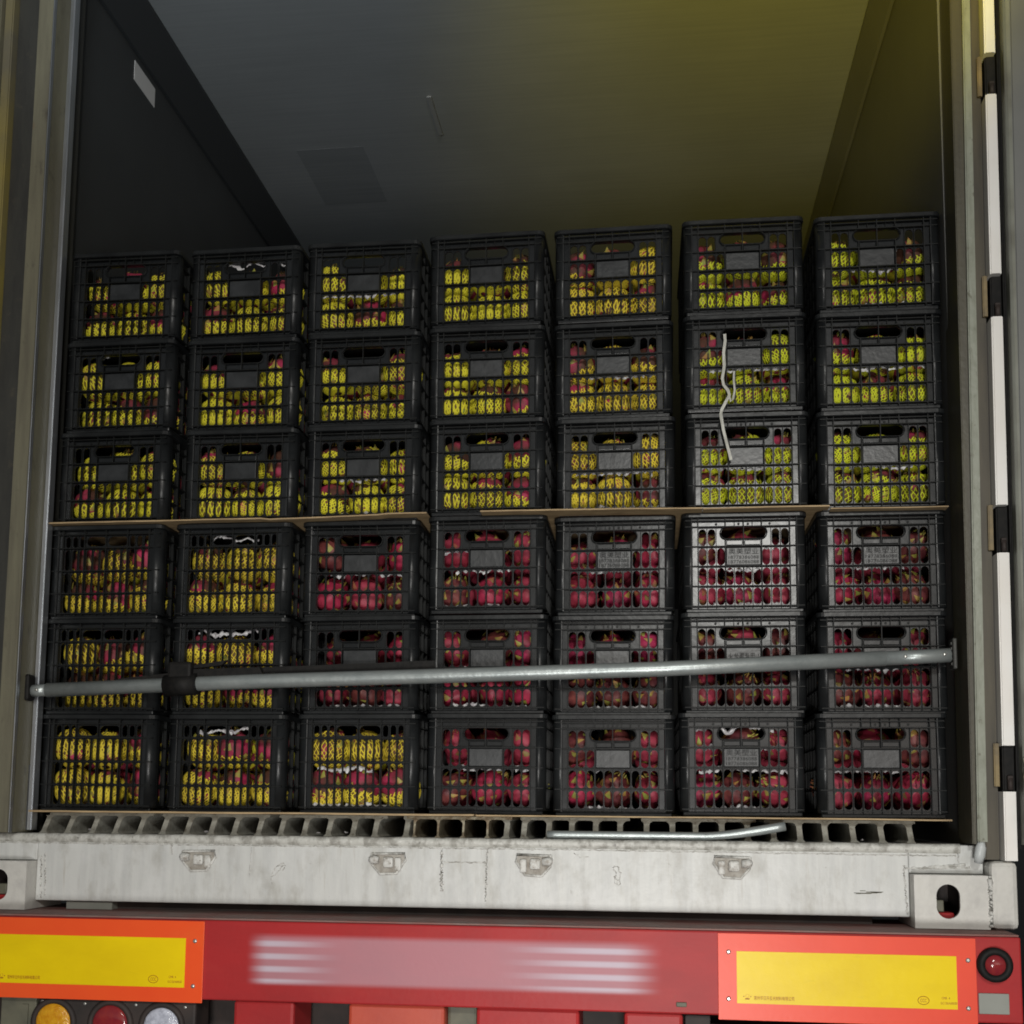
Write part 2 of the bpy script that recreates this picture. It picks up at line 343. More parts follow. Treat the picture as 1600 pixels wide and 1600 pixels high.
# floor pan and floor extrusions with slanted ends
bm = bm_new(); box(bm, XL+.001, XR-.001, .101, YE-.001, -.12, -.0535); cpart('floor_pan', bm, M_floor)
def floor_group(webs, x0, x1, broken=False):
    bm = bm_new(); zt, zb = -.001, -.0530; yl = 3.0
    th = .0065 if not broken else .0025
    def fy(z): return .10 + (.04 if not broken else .012)*(z-zb)/(zt-zb)
    prof_top = .007
    def prism(pts):
        a = [bm.verts.new((p[0], fy(p[1]), p[1])) for p in pts]; c = [bm.verts.new((p[0], yl, p[1])) for p in pts]
        m = len(pts)
        for k in range(m): bm.faces.new((a[k], a[(k+1)%m], c[(k+1)%m], c[k]))
        bm.faces.new(a); bm.faces.new(c[::-1])
    prism([(x0, zt), (x0, zt-prof_top), (x1, zt-prof_top), (x1, zt)])
    for xw in webs:
        j = random.uniform(-.003, .003)
        z1 = zt-prof_top-.0002
        prism([(xw-th-.007, z1), (xw-th-.002, z1-.003), (xw-th+j, z1-.009), (xw-th+j, zb+.006), (xw-th-.005, zb), (xw+th+.005, zb), (xw+th+j, zb+.006), (xw+th+j, z1-.009), (xw+th+.002, z1-.003), (xw+th+.007, z1)])
    return cpart('floor_bar_panel', bm, M_aluB if broken else M_alu)
floor_group([-1.074,-1.008,-.944,-.880,-.818], -1.078, -.795)
floor_group([-.755,-.690,-.629,-.566,-.505], -.772, -.487)
floor_group([-.445,-.385,-.325,-.265,-.205], -.462, -.183)
gr = floor_group([-.106,-.049,.012,.074], -.128, .134, True)
floor_group([-.128, .118], -.1415, .128, False)
floor_group([.166,.222,.281,.340,.399], .152, .420)
floor_group([.462,.521,.580,.640,.700], .448, .722)
floor_group([.762,.822,.884,.948,1.012,1.075], .742, 1.092)

# small scraps lying in the floor slots
for x, y, z, wh in ((-.905,.16,-.048,'beneath the far left stack, nearer its right side'),(-.985,.17,-.047,'beneath the far left stack, nearer the wall'),(-.66,.15,-.049,'beneath the second stack from left'),(-.36,.14,-.048,'beneath the left half of the third stack'),(.97,.13,-.049,'beneath the far right stack'),(-.30,.18,-.047,'beneath the centre of the third stack')):
    bm = bm_new(); k = .006
    P = [bm.verts.new((random.uniform(-k,k), random.uniform(-k,k), random.uniform(0,k))) for _ in range(7)]
    bmesh.ops.convex_hull(bm, input=P)
    sc = part('paper_scrap', bm, M_film, None, (x, y, z)); tag(sc, 'tiny pale scrap in a floor slot ' + wh, 'scrap', 'pale scraps in the floor slots')
# door sill
sill = cpart('door_sill', (lambda bm: (box(bm, -1.056, 1.056, .045, .099, -.218, -.0545, .003), box(bm, -1.219, -1.0562, .045, .099, -.1185, -.0545, .002), box(bm, 1.0562, 1.219, .045, .099, -.1185, -.0545, .002), bm)[3])(bm_new()), M_white)
bm = bm_new()
# ragged rolled lip running along the top edge
N = 150; rows = []
for i in range(N+1):
    x = -1.20 + 2.37*i/N
    a = noise.noise(Vector((x*14, 3, 0)))*.0016; b_ = noise.noise(Vector((x*40, 8, 0)))*.0012
    prof = [(.099, -.0525+a), (.050, -.0515+a+b_), (.042+b_, -.054+a), (.0395+b_, -.060), (.0400+a, -.066), (.0425, -.0715+b_), (.0448, -.0735+b_*1.5)]
    rows.append([bm.verts.new((x, p, q)) for p, q in prof])
for r0, r1 in zip(rows, rows[1:]):
    for k in range(6):
        f = bm.faces.new((r0[k], r1[k], r1[k+1], r0[k+1])); f.smooth = True
cpart('sill_lip', bm, M_lip, sill)
def weld(pts, r=.0028, parent=None, m=None, amp=.0012):
    bm = bm_new(); P = []; rad = []
    for a, c in zip(pts, pts[1:]):
        a, c = Vector(a), Vector(c); k = max(2, int((c-a).length/.004))
        for i in range(k):
            p = a.lerp(c, i/k); P.append(p + Vector((random.uniform(-amp,amp), 0, random.uniform(-amp,amp)))); rad.append(r*random.uniform(.6,1.3))
    P.append(Vector(pts[-1])); rad.append(r)
    tube(bm, P, rad, 7)
    return cpart('weld_bead', bm, m or M_weld, parent or sill)
yw = .0455
weld([(-1.20,yw-.001,-.075),(-.9,yw-.001,-.0755),(-.3,yw-.001,-.0755),(.4,yw-.001,-.076),(1.16,yw-.001,-.0785)], .0018)
weld([(-.028,yw,-.074),(-.026,yw,-.178)], .0042)
weld([(-.022,yw,-.109),(.080,yw,-.109)], .0022)
weld([(.083,yw,-.076),(.080,yw,-.200)], .0024)
weld([(-.705,yw,-.075),(-.703,yw,-.10)], .0018); weld([(-.50,yw,-.08),(-.503,yw,-.15)], .0014)
weld([(-1.035,yw,-.10),(-1.03,yw,-.205)], .0026, amp=.0016); weld([(-1.045,yw,-.11),(-1.04,yw,-.212)], .0026, amp=.0016)
weld([(1.045,yw,-.10),(1.05,yw,-.212)], .0028, amp=.0016); weld([(1.047,yw,-.108),(1.19,yw,-.104)], .0030)
weld([(1.165,yw,-.058),(1.166,yw,-.095)], .0018)
# old repair scars
for pts in ([(-.418,yw,-.118),(-.440,yw,-.128),(-.448,yw,-.152),(-.446,yw,-.166)], [(-.418,yw,-.122),(-.430,yw,-.138),(-.446,yw,-.150)], [(-.425,yw,-.124),(-.412,yw,-.124),(-.420,yw,-.135)],
            [(.388,yw,-.112),(.382,yw,-.118),(.389,yw,-.130),(.386,yw,-.150),(.397,yw,-.158)], [(.393,yw,-.112),(.400,yw,-.128),(.398,yw,-.156)], [(.384,yw,-.138),(.396,yw,-.146)],
            [(.29,yw,-.085),(.305,yw,-.092),(.325,yw,-.092)]):
    weld(pts, .0017, amp=.002)
# black scrape on the right
bm = bm_new()
for i in range(9):
    x = .93 + random.random()*.05; z = -.160 - random.random()*.010
    box(bm, x, x+random.uniform(.008,.035), yw-.0022, yw-.0005, z, z+.0012)
cpart('scrape_mark', bm, M_grime, sill)

# four welded door-gear keepers, lugs over a flat face coloured as a shaded recess
def keeper(x, z, flip):
    e = bm_new()
    pts = [(-.040,.020),(.042,.022),(.044,.006),(.022,-.026),(-.018,-.028),(-.038,-.006)]
    P = [(x+flip*p[0], yw-.002, z+p[1]) for p in pts]; P.append(P[0])
    tube(e, P, .0032, 8, cap=False)
    o = cpart('lock_keeper', e, M_weld, sill)
    bm = bm_new(); vs = [bm.verts.new((x+flip*p[0]*.95, yw-.0015, z+p[1]*.95)) for p in pts]; bm.faces.new(vs)
    cpart('recess', bm, M_keeperDark, o)
    bm = bm_new(); box(bm, x-.010, x+.015, yw-.012, yw+.004, z-.012, z+.013, .005)
    tube(bm, [(x-.043*flip,yw-.006,z+.007),(x-.036*flip,yw-.009,z+.007),(x-.020*flip,yw-.009,z+.006)], [.006,.0105,.008], 12)
    box(bm, x+.026*flip-.008, x+.026*flip+.008, yw-.010, yw+.002, z-.020, z+.012, .004)
    cpart('lug', bm, M_lug, o)
    bm = bm_new(); disc(bm, (x+.009*flip, yw-.0128, z-.002), .0018, .002, 10); cpart('pin', bm, M_keeperDark, o)
M_keeperDark = layered('keeper_recess_shade', (.40,.38,.34), [((.20,.17,.14), 50, (1,1,1), .4, .65, .8)], rough=.6, bump=.6)  # dark tone stands for shade inside the keeper pocket
M_lug = layered('scuffed_lug_paint', (.66,.66,.63), [((.30,.27,.23), 70, (1,1,1), .5, .66, .85)], rough=.45, bump=.6, bscale=120)
keeper(-.635, -.112, 1); keeper(-.159, -.112, 1); keeper(.196, -.111, -1); keeper(.660, -.109, -1)

# corner castings with the oval holes
def casting(side):
    bm = bm_new()
    xa, xb = (-1.219, -1.057) if side < 0 else (1.057, 1.219)
    xc = (xa+xb)/2 + side*(-.008); zc = -.178
    holed(bm, xa, xb, -.238, -.120, (xc, zc, .0255, .038), y=0, th=.009, seg=6)
    for p in (((xa,0,-.120),(xb,0,-.120),(xb,.178,-.120),(xa,.178,-.120)), ((xa,0,-.238),(xa,.178,-.238),(xb,.178,-.238),(xb,0,-.238)),
              ((xa,0,-.238),(xa,0,-.120),(xa,.178,-.120),(xa,.178,-.238)), ((xb,0,-.238),(xb,.178,-.238),(xb,.178,-.120),(xb,0,-.120))):
        bm.faces.new([bm.verts.new(q) for q in p])
    o = cpart('corner_casting', bm, M_cast)
    bm = bm_new(); box(bm, xa+.006, xb-.006, .145, .150, -.232, -.126)
    for q in ((xc-.040, xc-.034, -.236, -.122), (xc+.034, xc+.040, -.236, -.122), (xc-.034, xc+.034, -.1302, -.122), (xc-.034, xc+.034, -.236, -.228)): box(bm, q[0], q[1], .0092, .146, q[2], q[3])
    cpart('hole_shade_liner', bm, M_dark, o)  # dark liner added so the casting hole reads as shade
    bm = bm_new(); box(bm, xc-.024, xc+.0, .040, .06, -.2045, -.178, .003); cpart('twist_lock', bm, M_grime, o)
    bm = bm_new(); box(bm, xc-.026, xc+.02, .030, .07, -.2275, -.205, .004); cpart('lock_base', bm, M_red, o)
    return o
casting(-1); cr = casting(1)
bm = bm_new()
box(bm, 1.222, 1.281, -.002, .14, -.238, -.088, .012)
o = cpart('post_foot', bm, M_cast)
weld([(1.2205,0,-.236),(1.2205,-.001,-.12)], .0048, parent=o, amp=.0010)
weld([(1.10,0.046,-.104),(1.18,0.044,-.098)], .003, parent=o)
bm = bm_new(); tube(bm, [(1.200,.012,-.092),(1.203,.008,-.075),(1.205,.006,-.058),(1.206,.008,-.042),(1.206,.012,-.034)], [.009,.012,.012,.009,.003], 10); cpart('sealant_blob', bm, mat('white_sealant', (.55,.58,.58), .35, bump=.4), o)

# --- door frame, left side
def strip(name, m, xb0, xb1, xt0, xt1, y0, y1, z0, z1, parent=None, zb=.12, zt=1.96):
    """upright prism whose edges run from measured x at zb to measured x at zt"""
    def X(a, c, z): return a + (c-a)*(z-zb)/(zt-zb)
    bm = bm_new()
    hexa(bm, [(X(xb0,xt0,z0),y0,z0),(X(xb1,xt1,z0),y0,z0),(X(xb1,xt1,z0),y1,z0),(X(xb0,xt0,z0),y1,z0),
              (X(xb0,xt0,z1),y0,z1),(X(xb1,xt1,z1),y0,z1),(X(xb1,xt1,z1),y1,z1),(X(xb0,xt0,z1),y1,z1)])
    es = [e for e in bm.edges if abs((e.verts[0].co-e.verts[1].co).z) > .5*(z1-z0)]
    bmesh.ops.bevel(bm, geom=es, offset=min(.003, abs(xb1-xb0)*.2), segments=2, affect='EDGES')
    return cpart(name, bm, m, parent)
jl = strip('door_post', M_post, -1.154,-1.111,-1.154,-1.109, .0,.12, -.05, 2.52)
strip('post_groove', M_postD, -1.222,-1.155,-1.222,-1.155, .02,.12, -.05, 2.52, jl)
strip('outer_gasket', mat('yellow_gasket', (.32,.26,.07), .5, col2=(.16,.145,.10), scale=3), -1.248,-1.223,-1.248,-1.223, -.004,.10, -.05, 2.52, jl)  # yellow base with greyer patches from noise
strip('outer_post', M_post, -1.33,-1.249,-1.33,-1.249, -.02,.10, -.238, 2.55, jl)
strip('bright_edge', M_silver, -1.1105,-1.1080,-1.1105,-1.1080, -.0015,.012, -.05, 2.52, jl)
strip('frame_reveal', M_postD, -1.158,-1.124,-1.158,-1.124, .121,.19, -.05, 2.5, jl)
strip('aluminium_strip', M_silver, -1.123,-1.111,-1.123,-1.111, .078,.11, -.045, 2.5, jl)
strip('aluminium_strip', M_silver, -1.109,-1.096,-1.109,-1.096, .080,.11, -.045, 2.5, jl)
# --- door frame, right side
jr = strip('door_post', M_flange, 1.199,1.220, 1.227,1.245, -.006,.02, -.045, 2.52)
strip('frame_reveal', M_olive, 1.188,1.1985, 1.200,1.2265, .001,.12, -.05, 2.5, jr)
strip('post_recess', mat('brown_recess', (.095,.082,.055), .5, col2=(.06,.052,.038), scale=10, stretch=(4,4,.5)), 1.221,1.252, 1.246,1.273, .022,.10, -.085, 2.52, jr)
zs = [(-.086,.067),(.17,.610),(.722,1.171),(1.276,1.723),(1.829,2.30)]
for i, (a, c) in enumerate(zs):
    strip('white_post', M_bright, 1.254,1.281, 1.274,1.299, -.012,.06, a, c, jr)
for a, c in ((.067,.17),(.610,.722),(1.171,1.276),(1.723,1.829)):
    h = strip('hinge', M_black, 1.258,1.284, 1.278,1.304, .004,.05, a+.001, c-.001, jr)
    strip('hinge_recess', M_tan, 1.242,1.2535, 1.263,1.2735, .012,.021, a+.012, c+.006, jr)
    bm = bm_new(); xx = 1.270+.0105*(a); tube(bm, [(xx,-.004,a+.004),(xx,-.004,a+.03)], .006, 10); box(bm, xx-.006, xx+.006, -.008, .003, a+.024, a+.036, .002)
    cpart('hinge_knuckle', bm, M_dark, jr)
# right door swung open flat beside the opening
dr = strip('open_door', M_door, 1.300,2.44, 1.328,2.46, -.030,.07, -.06, 2.42)
strip('dark_seal', M_black, 1.283,1.2995, 1.302,1.3275, -.012,.05, -.06, 2.42, dr)
strip('door_gasket', mat('grey_gasket', (.17,.18,.15), .45, col2=(.12,.12,.10), scale=12), 1.288,1.2935, 1.309,1.315, -.040,-.013, -.05, 2.42, dr)
strip('door_gasket', mat('pale_gasket', (.24,.25,.21), .45, col2=(.15,.15,.12), scale=12), 1.2945,1.2995, 1.316,1.3265, -.036,-.013, -.05, 2.42, dr)
bm = bm_new()
P = [(1.296,-.05,.145),(1.293,-.052,.10),(1.299,-.05,.06),(1.296,-.052,.01),(1.302,-.05,-.03),(1.298,-.05,-.06)]
tube(bm, P, [.004,.009,.010,.012,.010,.005], 9); tube(bm, [(1.289,-.05,.14),(1.300,-.055,.06),(1.292,-.05,-.05)], [.003,.006,.004], 8)
label_part(cpart('torn_gasket', bm, M_gask, dr), 'torn pale foam gasket hanging loose at the door foot')

# ================================================================== trailer chassis
tr = tag(empty('semi_trailer', (0,0,-1.55)), 'red semi-trailer chassis rear beam under the white container', 'trailer')
def tpart(name, bm, mats, parent=None):
    o = part(name, bm, mats, parent or tr)
    if parent is None: o.location = (0,0,1.55)
    return o
bm = bm_new(); box(bm, -1.40, 1.252, -.0995, .10, -.424, -.2435, .004); tpart('rear_beam', bm, M_beam)
bm = bm_new(); box(bm, -1.40, 1.250, -.092, .22, -.243, -.2395); tpart('beam_top', bm, M_redD)
bm = bm_new(); box(bm, -.95, .98, .09, .20, -.2390, -.219); tpart('bolster', bm, M_dark)
bm = bm_new(); box(bm, -.98, -.86, .06, .10, -.2388, -.2205); tpart('shim_block', bm, M_white2)
def reflective(x0, x1, z0, z1, yx0, yx1, yz0, yz1, red, slant, bolts, lab):
    bm = bm_new(); box(bm, x0, x1, -.104, -.100, z0, z1, .0008); o = tpart('reflective_plate', bm, red); label_part(o, lab)
    bm = bm_new(); box(bm, yx0, yx1, -.1055, -.1043, yz0, yz1); y = tpart('yellow_panel', bm, M_refY, o)
    for bx, bz in bolts:
        bm = bm_new(); disc(bm, (bx, -.106, bz), .0050, .002, 12, .0025); disc(bm, (bx, -.109, bz), .0024, .004, 6)
        tpart('screw', bm, M_bolt, o)
    return o, y
pl, yl_ = reflective(-1.14, -.554, -.431, -.246, -1.12, -.597, -.397, -.285, M_refR, 0, [(-.575,-.291),(-.576,-.393)], 'bright orange-red reflective plate with yellow centre on the left of the beam')
pr_, yr_ = reflective(.616, 1.158, -.432, -.247, .656, 1.117, -.396, -.285, M_refR2, 0, [(.639,-.287),(.638,-.387),(1.141,-.293),(1.139,-.393)], 'paler red reflective plate with yellow centre near the round lamp')
def printed(par, x, z, wdt, hgt, body):
    me = fit_width(text_mesh(body, .02, .0001, 'lettering'), wdt, hgt); me.materials.clear(); me.materials.append(M_print)
    return link('lettering', me, par, (x, -.1060, z))
printed(yr_, .735, -.3835, .085, .0088, '常州华日升反光材料有限公司')
printed(yl_, -.990, -.3835, .080, .0085, '常州华日升反光材料有限公司')
def emblem(par, x, z):
    bm = bm_new()
    ring(bm, (x, -.1062, z+.001), .0028, .0048, 0, .0006, 16)
    box(bm, x-.0045, x+.0045, -.1064, -.1056, z-.0062, z-.0040); box(bm, x-.0085, x-.0065, -.1062, -.1056, z-.001, z+.001); box(bm, x+.0065, x+.0085, -.1062, -.1056, z-.001, z+.001)
    tpart('emblem', bm, M_print, par)
emblem(yr_, .678, -.381); emblem(yl_, -1.045, -.381)
def ccc(par, x, z):
    bm = bm_new()
    P = [(x+.0115*math.cos(a), -.1061, z+.0085*math.sin(a)) for a in [2*math.pi*k/24 for k in range(25)]]
    tube(bm, P, .0006, 6, cap=False)
    o = tpart('certification_mark', bm, M_print, par)
    printed(par, x, z, .013, .0075, 'CCC')
    printed(par, x+.046, z+.006, .017, .0050, 'CMR  4'); printed(par, x+.052, z-.0045, .034, .0050, 'GC126/A00030')
ccc(yr_, 1.047, -.379); ccc(yl_, -.672, -.3795)

# round red lamp and dusty reflector at the beam end
bm = bm_new(); ring(bm, (1.195, -.118, -.301), .0215, .036, 0, .018); lo = tpart('round_lamp', bm, M_black)
bm = bm_new(); disc(bm, (1.195, -.108, -.301), .023, .010, 32, .012); tpart('lens', bm, M_redl, lo)
bm = bm_new(); box(bm, 1.161, 1.223, -.1035, -.100, -.404, -.361, .001); tpart('grey_reflector', bm, M_white2)
# lamp cluster under the left plate
bm = bm_new(); box(bm, -.962, -.575, -.085, .0, -.60, -.4325, .006); lc = tpart('lamp_cluster', bm, M_dark)
for x, m, nm, z in ((-.920, M_amber, 'amber lamp lens', -.487), (-.780, M_redl, 'red lamp lens', -.487), (-.655, M_clear, 'clear lamp lens', -.489)):
    bm = bm_new(); ring(bm, (x, -.094, z), .043, .056, 0, .010); rg = tpart('lamp_ring', bm, M_dark, lc)
    bm = bm_new(); disc(bm, (x, -.089, z), .043, .006, 36, .009); label_part(tpart('lens', bm, m, lc), nm)
for x, z in ((-.95,-.440),(-.845,-.443),(-.72,-.442),(-.60,-.444)):
    bm = bm_new(); disc(bm, (x, -.088, z), .0035, .004, 10, .001); tpart('screw', bm, M_bolt, lc)
bm = bm_new(); box(bm, -1.06, -.972, -.075, -.06, -.60, -.4325, .002); box(bm, -1.005,-.990,-.079,-.0755,-.60,-.45); tpart('bracket_plate', bm, M_grime)
# uprights and boxes under the beam
for x0, x1, y0, m, nm in ((-.485,-.341,-.085,M_red,'upright'), (-.215,.008,-.080,M_orange,'bumper_box'), (.0085,.078,-.05,M_grime,'bracket_plate'), (.079,.312,-.075,M_red,'upright'), (.411,.54,-.085,M_red,'upright')):
    bm = bm_new(); box(bm, x0, x1, y0, .06, -.62, -.4248, .008); tpart(nm, bm, m)
bm = bm_new(); box(bm, -1.2, 1.2, .10, .16, -.75, -.4245); tpart('dark_backing', bm, M_dark)  # dark backing put in to keep the gaps under the beam in shade
bm = bm_new(); box(bm, .545, .60, -.07, -.05, -.60, -.43, .002); box(bm, .60, 1.2, -.06, -.05, -.60, -.45, .002); tpart('bracket_plate', bm, M_dark)
bm = bm_new(); box(bm, .525, .548, -.1035, -.0998, -.408, -.398, .002); tpart('beam_tag', bm, M_grime)
# wheels carry the chassis
for sx_ in (-1, 1):
    for yy in (1.6, 2.9):
        bm = bm_new()
        P = [(sx_*(.75), .0, .0), (sx_*1.15, 0, 0)]
        tube(bm, [(sx_*.78,yy,-1.05),(sx_*.80,yy,-1.05),(sx_*1.13,yy,-1.05),(sx_*1.15,yy,-1.05)], [.44,.5,.5,.44], 36)
        wh = tpart('wheel', bm, M_black)
        bm = bm_new(); tube(bm, [(sx_*1.12,yy,-1.05),(sx_*1.156,yy,-1.05)], .27, 30); tpart('rim', bm, M_galv, wh)
bm = bm_new(); box(bm, -.5,-.36,.12,11,-.80,-.43); box(bm, .36,.5,.12,11,-.80,-.43); box(bm,-1.1,1.1,1.55,1.65,-1.10,-1.0); box(bm,-1.1,1.1,2.85,2.95,-1.10,-1.0); tpart('frame_rail', bm, M_red)

# ================================================================== crates
CW, CH, CD = .308, .256, .44     # rim width, overall height, depth
def crate_front_A():
    """ten narrow slots per row, hand slot and label plate"""
    W = .300
    bm = bm_new(); y = .010
    xs = [.037, .0595, .082, .1045]
    left = [(.037,.0595),(.0595,.082),(.082,.1045)]
    mid = [(.1045,.1265),(.1265,.1485),(.1485,.1710),(.1710,.1935)]
    right = [(.1935,.2165),(.2165,.2395),(.2395,.262)]
    hw, hh = .0094, .0216
    rowz = [(.0165,.0665),(.0665,.1165),(.1165,.1660)]
    for ri, (z0, z1) in enumerate(rowz):
        for gi, grp in enumerate((left, mid, right)):
            if ri == 2 and gi == 1: continue
            for (a, c) in grp: holed(bm, a, c, z0, z1, ((a+c)/2, (z0+z1)/2, hw, hh), y=y, th=.004)
    for (a, c) in (left[0], left[1], right[1], right[2]):
        holed(bm, a, c, .166, .216, ((a+c)/2, .190, hw, .0212), y=y, th=.004)
    # centre piece with the hand slot
    holed(bm, .082, .2165, .185, .216, (.1493, .2005, .0555, .0135), y=y, th=.006, seg=6)
    holed(bm, .082, .2165, .166, .185, None, y=y)
    # blank bands
    holed(bm, .022, .278, .216, .238, None, y=y+.001); holed(bm, .022, .278, .010, .0165, None, y=y)
    # recess behind the label plate
    holed(bm, .1045, .1935, .1165, .166, None, y=y+.002)
    # flat side bands
    box(bm, .0225, .0365, .006, .012, .0165, .2155, .001, mi=1); box(bm, .2625, .2765, .006, .012, .0165, .2155, .001, mi=1)
    # ribs standing proud
    rz = [.0165,.0665,.1165,.166,.2155,.231]
    for z in rz: box(bm, .005, .295, .0, y-.0003, z-.0011, z+.0011)
    for x, z0, z1 in ((.037,.0115,.2375),(.262,.0115,.2375),(.1045,.0115,.183),(.1935,.0115,.183),(.149,.0115,.116),(.149,.1665,.2375),(.1045,.2165,.2375),(.1935,.2165,.2375),(.1270,.2165,.2375),(.171,.2165,.2375),(.0595,.0115,.216),(.082,.0115,.216),(.2165,.0115,.216),(.2395,.0115,.216),(.1265,.0115,.1165),(.171,.0115,.1165)):
        t = .0011 if x in (.037,.262,.1045,.1935,.149) else .0006
        y0 = .0002 if t > .001 else .004
        box(bm, x-t, x+t, y0+.00013, y-.0004, z0, z1)
    # rim of the hand slot
    P = [(p[0], .005, p[1]) for p in stadium(.1493, .2005, .0575, .0155, 6)]; P.append(P[0])
    tube(bm, P, .0016, 6, cap=False)
    # small blocks below the hand slot
    box(bm, .107, .1465, .006, y-.0005, .1695, .1815, .0015, mi=1); box(bm, .1515, .191, .006, y-.0005, .1695, .1815, .0015, mi=1)
    for x in (.082, .1375, .1605, .214): disc(bm, (x, y-.001, .2235), .0030, .002, 12)
    return mesh('front_panel', bm, [M_crate, M_crateP])
def crate_front_B():
    """twelve narrow tall slots per row in groups of three"""
    bm = bm_new(); y = .010; x0 = .034; pitch = (.266-.034)/12
    rows_ = [(.016,.069),(.069,.129),(.129,.190)]
    for (z0, z1) in rows_:
        for i in range(12):
            a = x0+pitch*i; holed(bm, a, a+pitch, z0, z1, (a+pitch/2, (z0+z1)/2, .0078, (z1-z0)/2-.0030), y=y, th=.004)
    for i in (0,1,2,9,10,11):
        a = x0+pitch*i; holed(bm, a, a+pitch, .190, .226, (a+pitch/2, .208, .0068, .0145), y=y, th=.004)
    a = x0+pitch*3
    holed(bm, a, a+pitch*3, .190, .226, (a+pitch*1.5, .209, pitch*1.5-.002, .0125), y=y, th=.004)
    holed(bm, a+pitch*3, a+pitch*6, .190, .226, (a+pitch*4.5, .209, pitch*1.5-.002, .0125), y=y, th=.004)
    holed(bm, .022, .278, .226, .240, None, y=y+.001); holed(bm, .022, .278, .010, .016, None, y=y)
    box(bm, .0225, .0335, .006, .012, .016, .2255, .001, mi=1); box(bm, .2665, .2775, .006, .012, .016, .2255, .001, mi=1)
    for z in (.016,.069,.129,.190,.226): box(bm, .005, .295, 0, y-.0003, z-.0013, z+.0013)
    for i in range(13):
        x = x0+pitch*i; t = .0012 if i % 3 == 0 else .0006
        z1 = .2395 if i % 3 == 0 else (.1885 if 3 < i < 9 else .225)
        box(bm, x-t, x+t, (.0002 if i % 3 == 0 else .004)+.00013, y-.0004, .0115, z1)
    return mesh('front_panel', bm, [M_crate, M_crateP])
def crate_side():
    bm = bm_new(); D = CD; n_ = 16; a0 = .03; pt = (D-.06)/n_
    for (z0, z1) in ((.016,.066),(.066,.116),(.116,.166),(.166,.216)):
        for i in range(n_): holed(bm, a0+pt*i, a0+pt*(i+1), z0, z1, (a0+pt*(i+.5), (z0+z1)/2, pt*.36, .021), y=.008, th=.003, seg=2)
    holed(bm, a0, D-a0, .216, .238, None, y=.008); holed(bm, a0, D-a0, .010, .016, None, y=.008)
    for z in (.016,.066,.116,.166,.216): box(bm, .02, D-.02, .0, .0077, z-.0012, z+.0012)
    for i in range(0, n_+1, 2): box(bm, a0+pt*i-.001, a0+pt*i+.001, .0001, .0076, .0115, .2375)
    me = mesh('side_panel', bm, M_crate)
    me.transform(Matrix.Rotation(math.pi/2, 4, 'Z'))   # runs along +y, outside face towards +x
    return me
def crate_shell():
    """four rounded fluted corner posts and the base tray"""
    bm = bm_new(); W = .300; D = CD
    def corner(cx, cy_, ax, ay):
        pts = []
        r = .020
        for k in range(9):
            a = math.pi/2*k/8; rr = r + (.0012 if k % 2 else 0)
            pts.append((cx + ax*(r - rr*math.cos(a)), cy_ + ay*(r - rr*math.sin(a))))
        pts = [(cx+ax*.0005, cy_+ay*.032)] + pts + [(cx+ax*.0225, cy_+ay*.0005), (cx+ax*.0225, cy_+ay*.008), (cx+ax*.008, cy_+ay*.032)]
        a = [bm.verts.new((p[0], p[1], .011)) for p in pts]; c = [bm.verts.new((p[0], p[1], .2375)) for p in pts]
        m = len(pts)
        for k in range(m):
            f = bm.faces.new((a[k], a[(k+1)%m], c[(k+1)%m], c[k])); f.smooth = (1 <= k <= 8)
        bm.faces.new(a); bm.faces.new(c[::-1])
    corner(0,.001,1,1); corner(W,.001,-1,1); corner(0,D,1,-1); corner(W,D,-1,-1)
    box(bm, .006, W-.006, .006, D-.006, .0, .0108, .003)
    return mesh('shell', bm, M_crate2)
def crate_rim():
    bm = bm_new(); W = .300; D = CD
    def loop(off, r, z):
        pts = []
        for q, (cx, cy_) in enumerate(((W+off-r, D+off-r), (-off+r, D+off-r), (-off+r, -off+r), (W+off-r, -off+r))):
            for k in range(5):
                a = math.pi/2*(q+k/4); pts.append(bm.verts.new((cx+r*math.cos(a), cy_+r*math.sin(a), z)))
        return pts
    L = [loop(-.008,.012,.238), loop(.002,.016,.238), loop(.004,.018,.2395), loop(.004,.018,.2485), loop(.0025,.017,.2500), loop(-.006,.012,.2500), loop(-.008,.012,.2485)]
    m = 20
    for a, c in zip(L, L[1:]+L[:1]):
        for k in range(m): bm.faces.new((a[k], a[(k+1)%m], c[(k+1)%m], c[k]))
    return mesh('rim', bm, M_crate2)
def crate_back():
    bm = bm_new()
    box(bm, .0232, .2768, CD-.010, CD-.004, .0112, .2375)
    for z in (.066,.116,.166,.216): box(bm, .02, .28, CD-.0038, CD+.001, z-.0012, z+.0012)
    return mesh('back_panel', bm, M_crate)
def plate_mesh():
    bm = bm_new(); box(bm, .1065, .1915, .0065, .0118, .1190, .1635, .0018); return mesh('label_plate', bm, M_plate)
PM = 1
ME = dict(A=crate_front_A(), B=crate_front_B())
PM = 0
ME.update(side=crate_side(), shell=crate_shell(), rim=crate_rim(), back=crate_back(), plate=plate_mesh())
t1 = fit_width(text_mesh('奥美塑业', .02, .0004, 't1'), .074, .0155)
t2 = fit_width(text_mesh('18778386088', .01, .0004, 't2'), .074, .0085)
t3 = fit_width(text_mesh('18776086088', .01, .0004, 't3'), .074, .0085)
ME['txt1'] = join_meshes('lettering', [(t1, (0,0,.0125)), (t2, (0,0,-.0025)), (t3, (0,0,-.0140))], [M_letter])
t4 = fit_width(text_mesh('火龙果专用-1', .02, .0004, 't4'), .074, .0185)
ME['txt2'] = join_meshes('lettering', [(t4, (0,0,0))], [M_letter])
t5 = fit_width(text_mesh('-1', .02, .0004, 't5'), .014, .010)

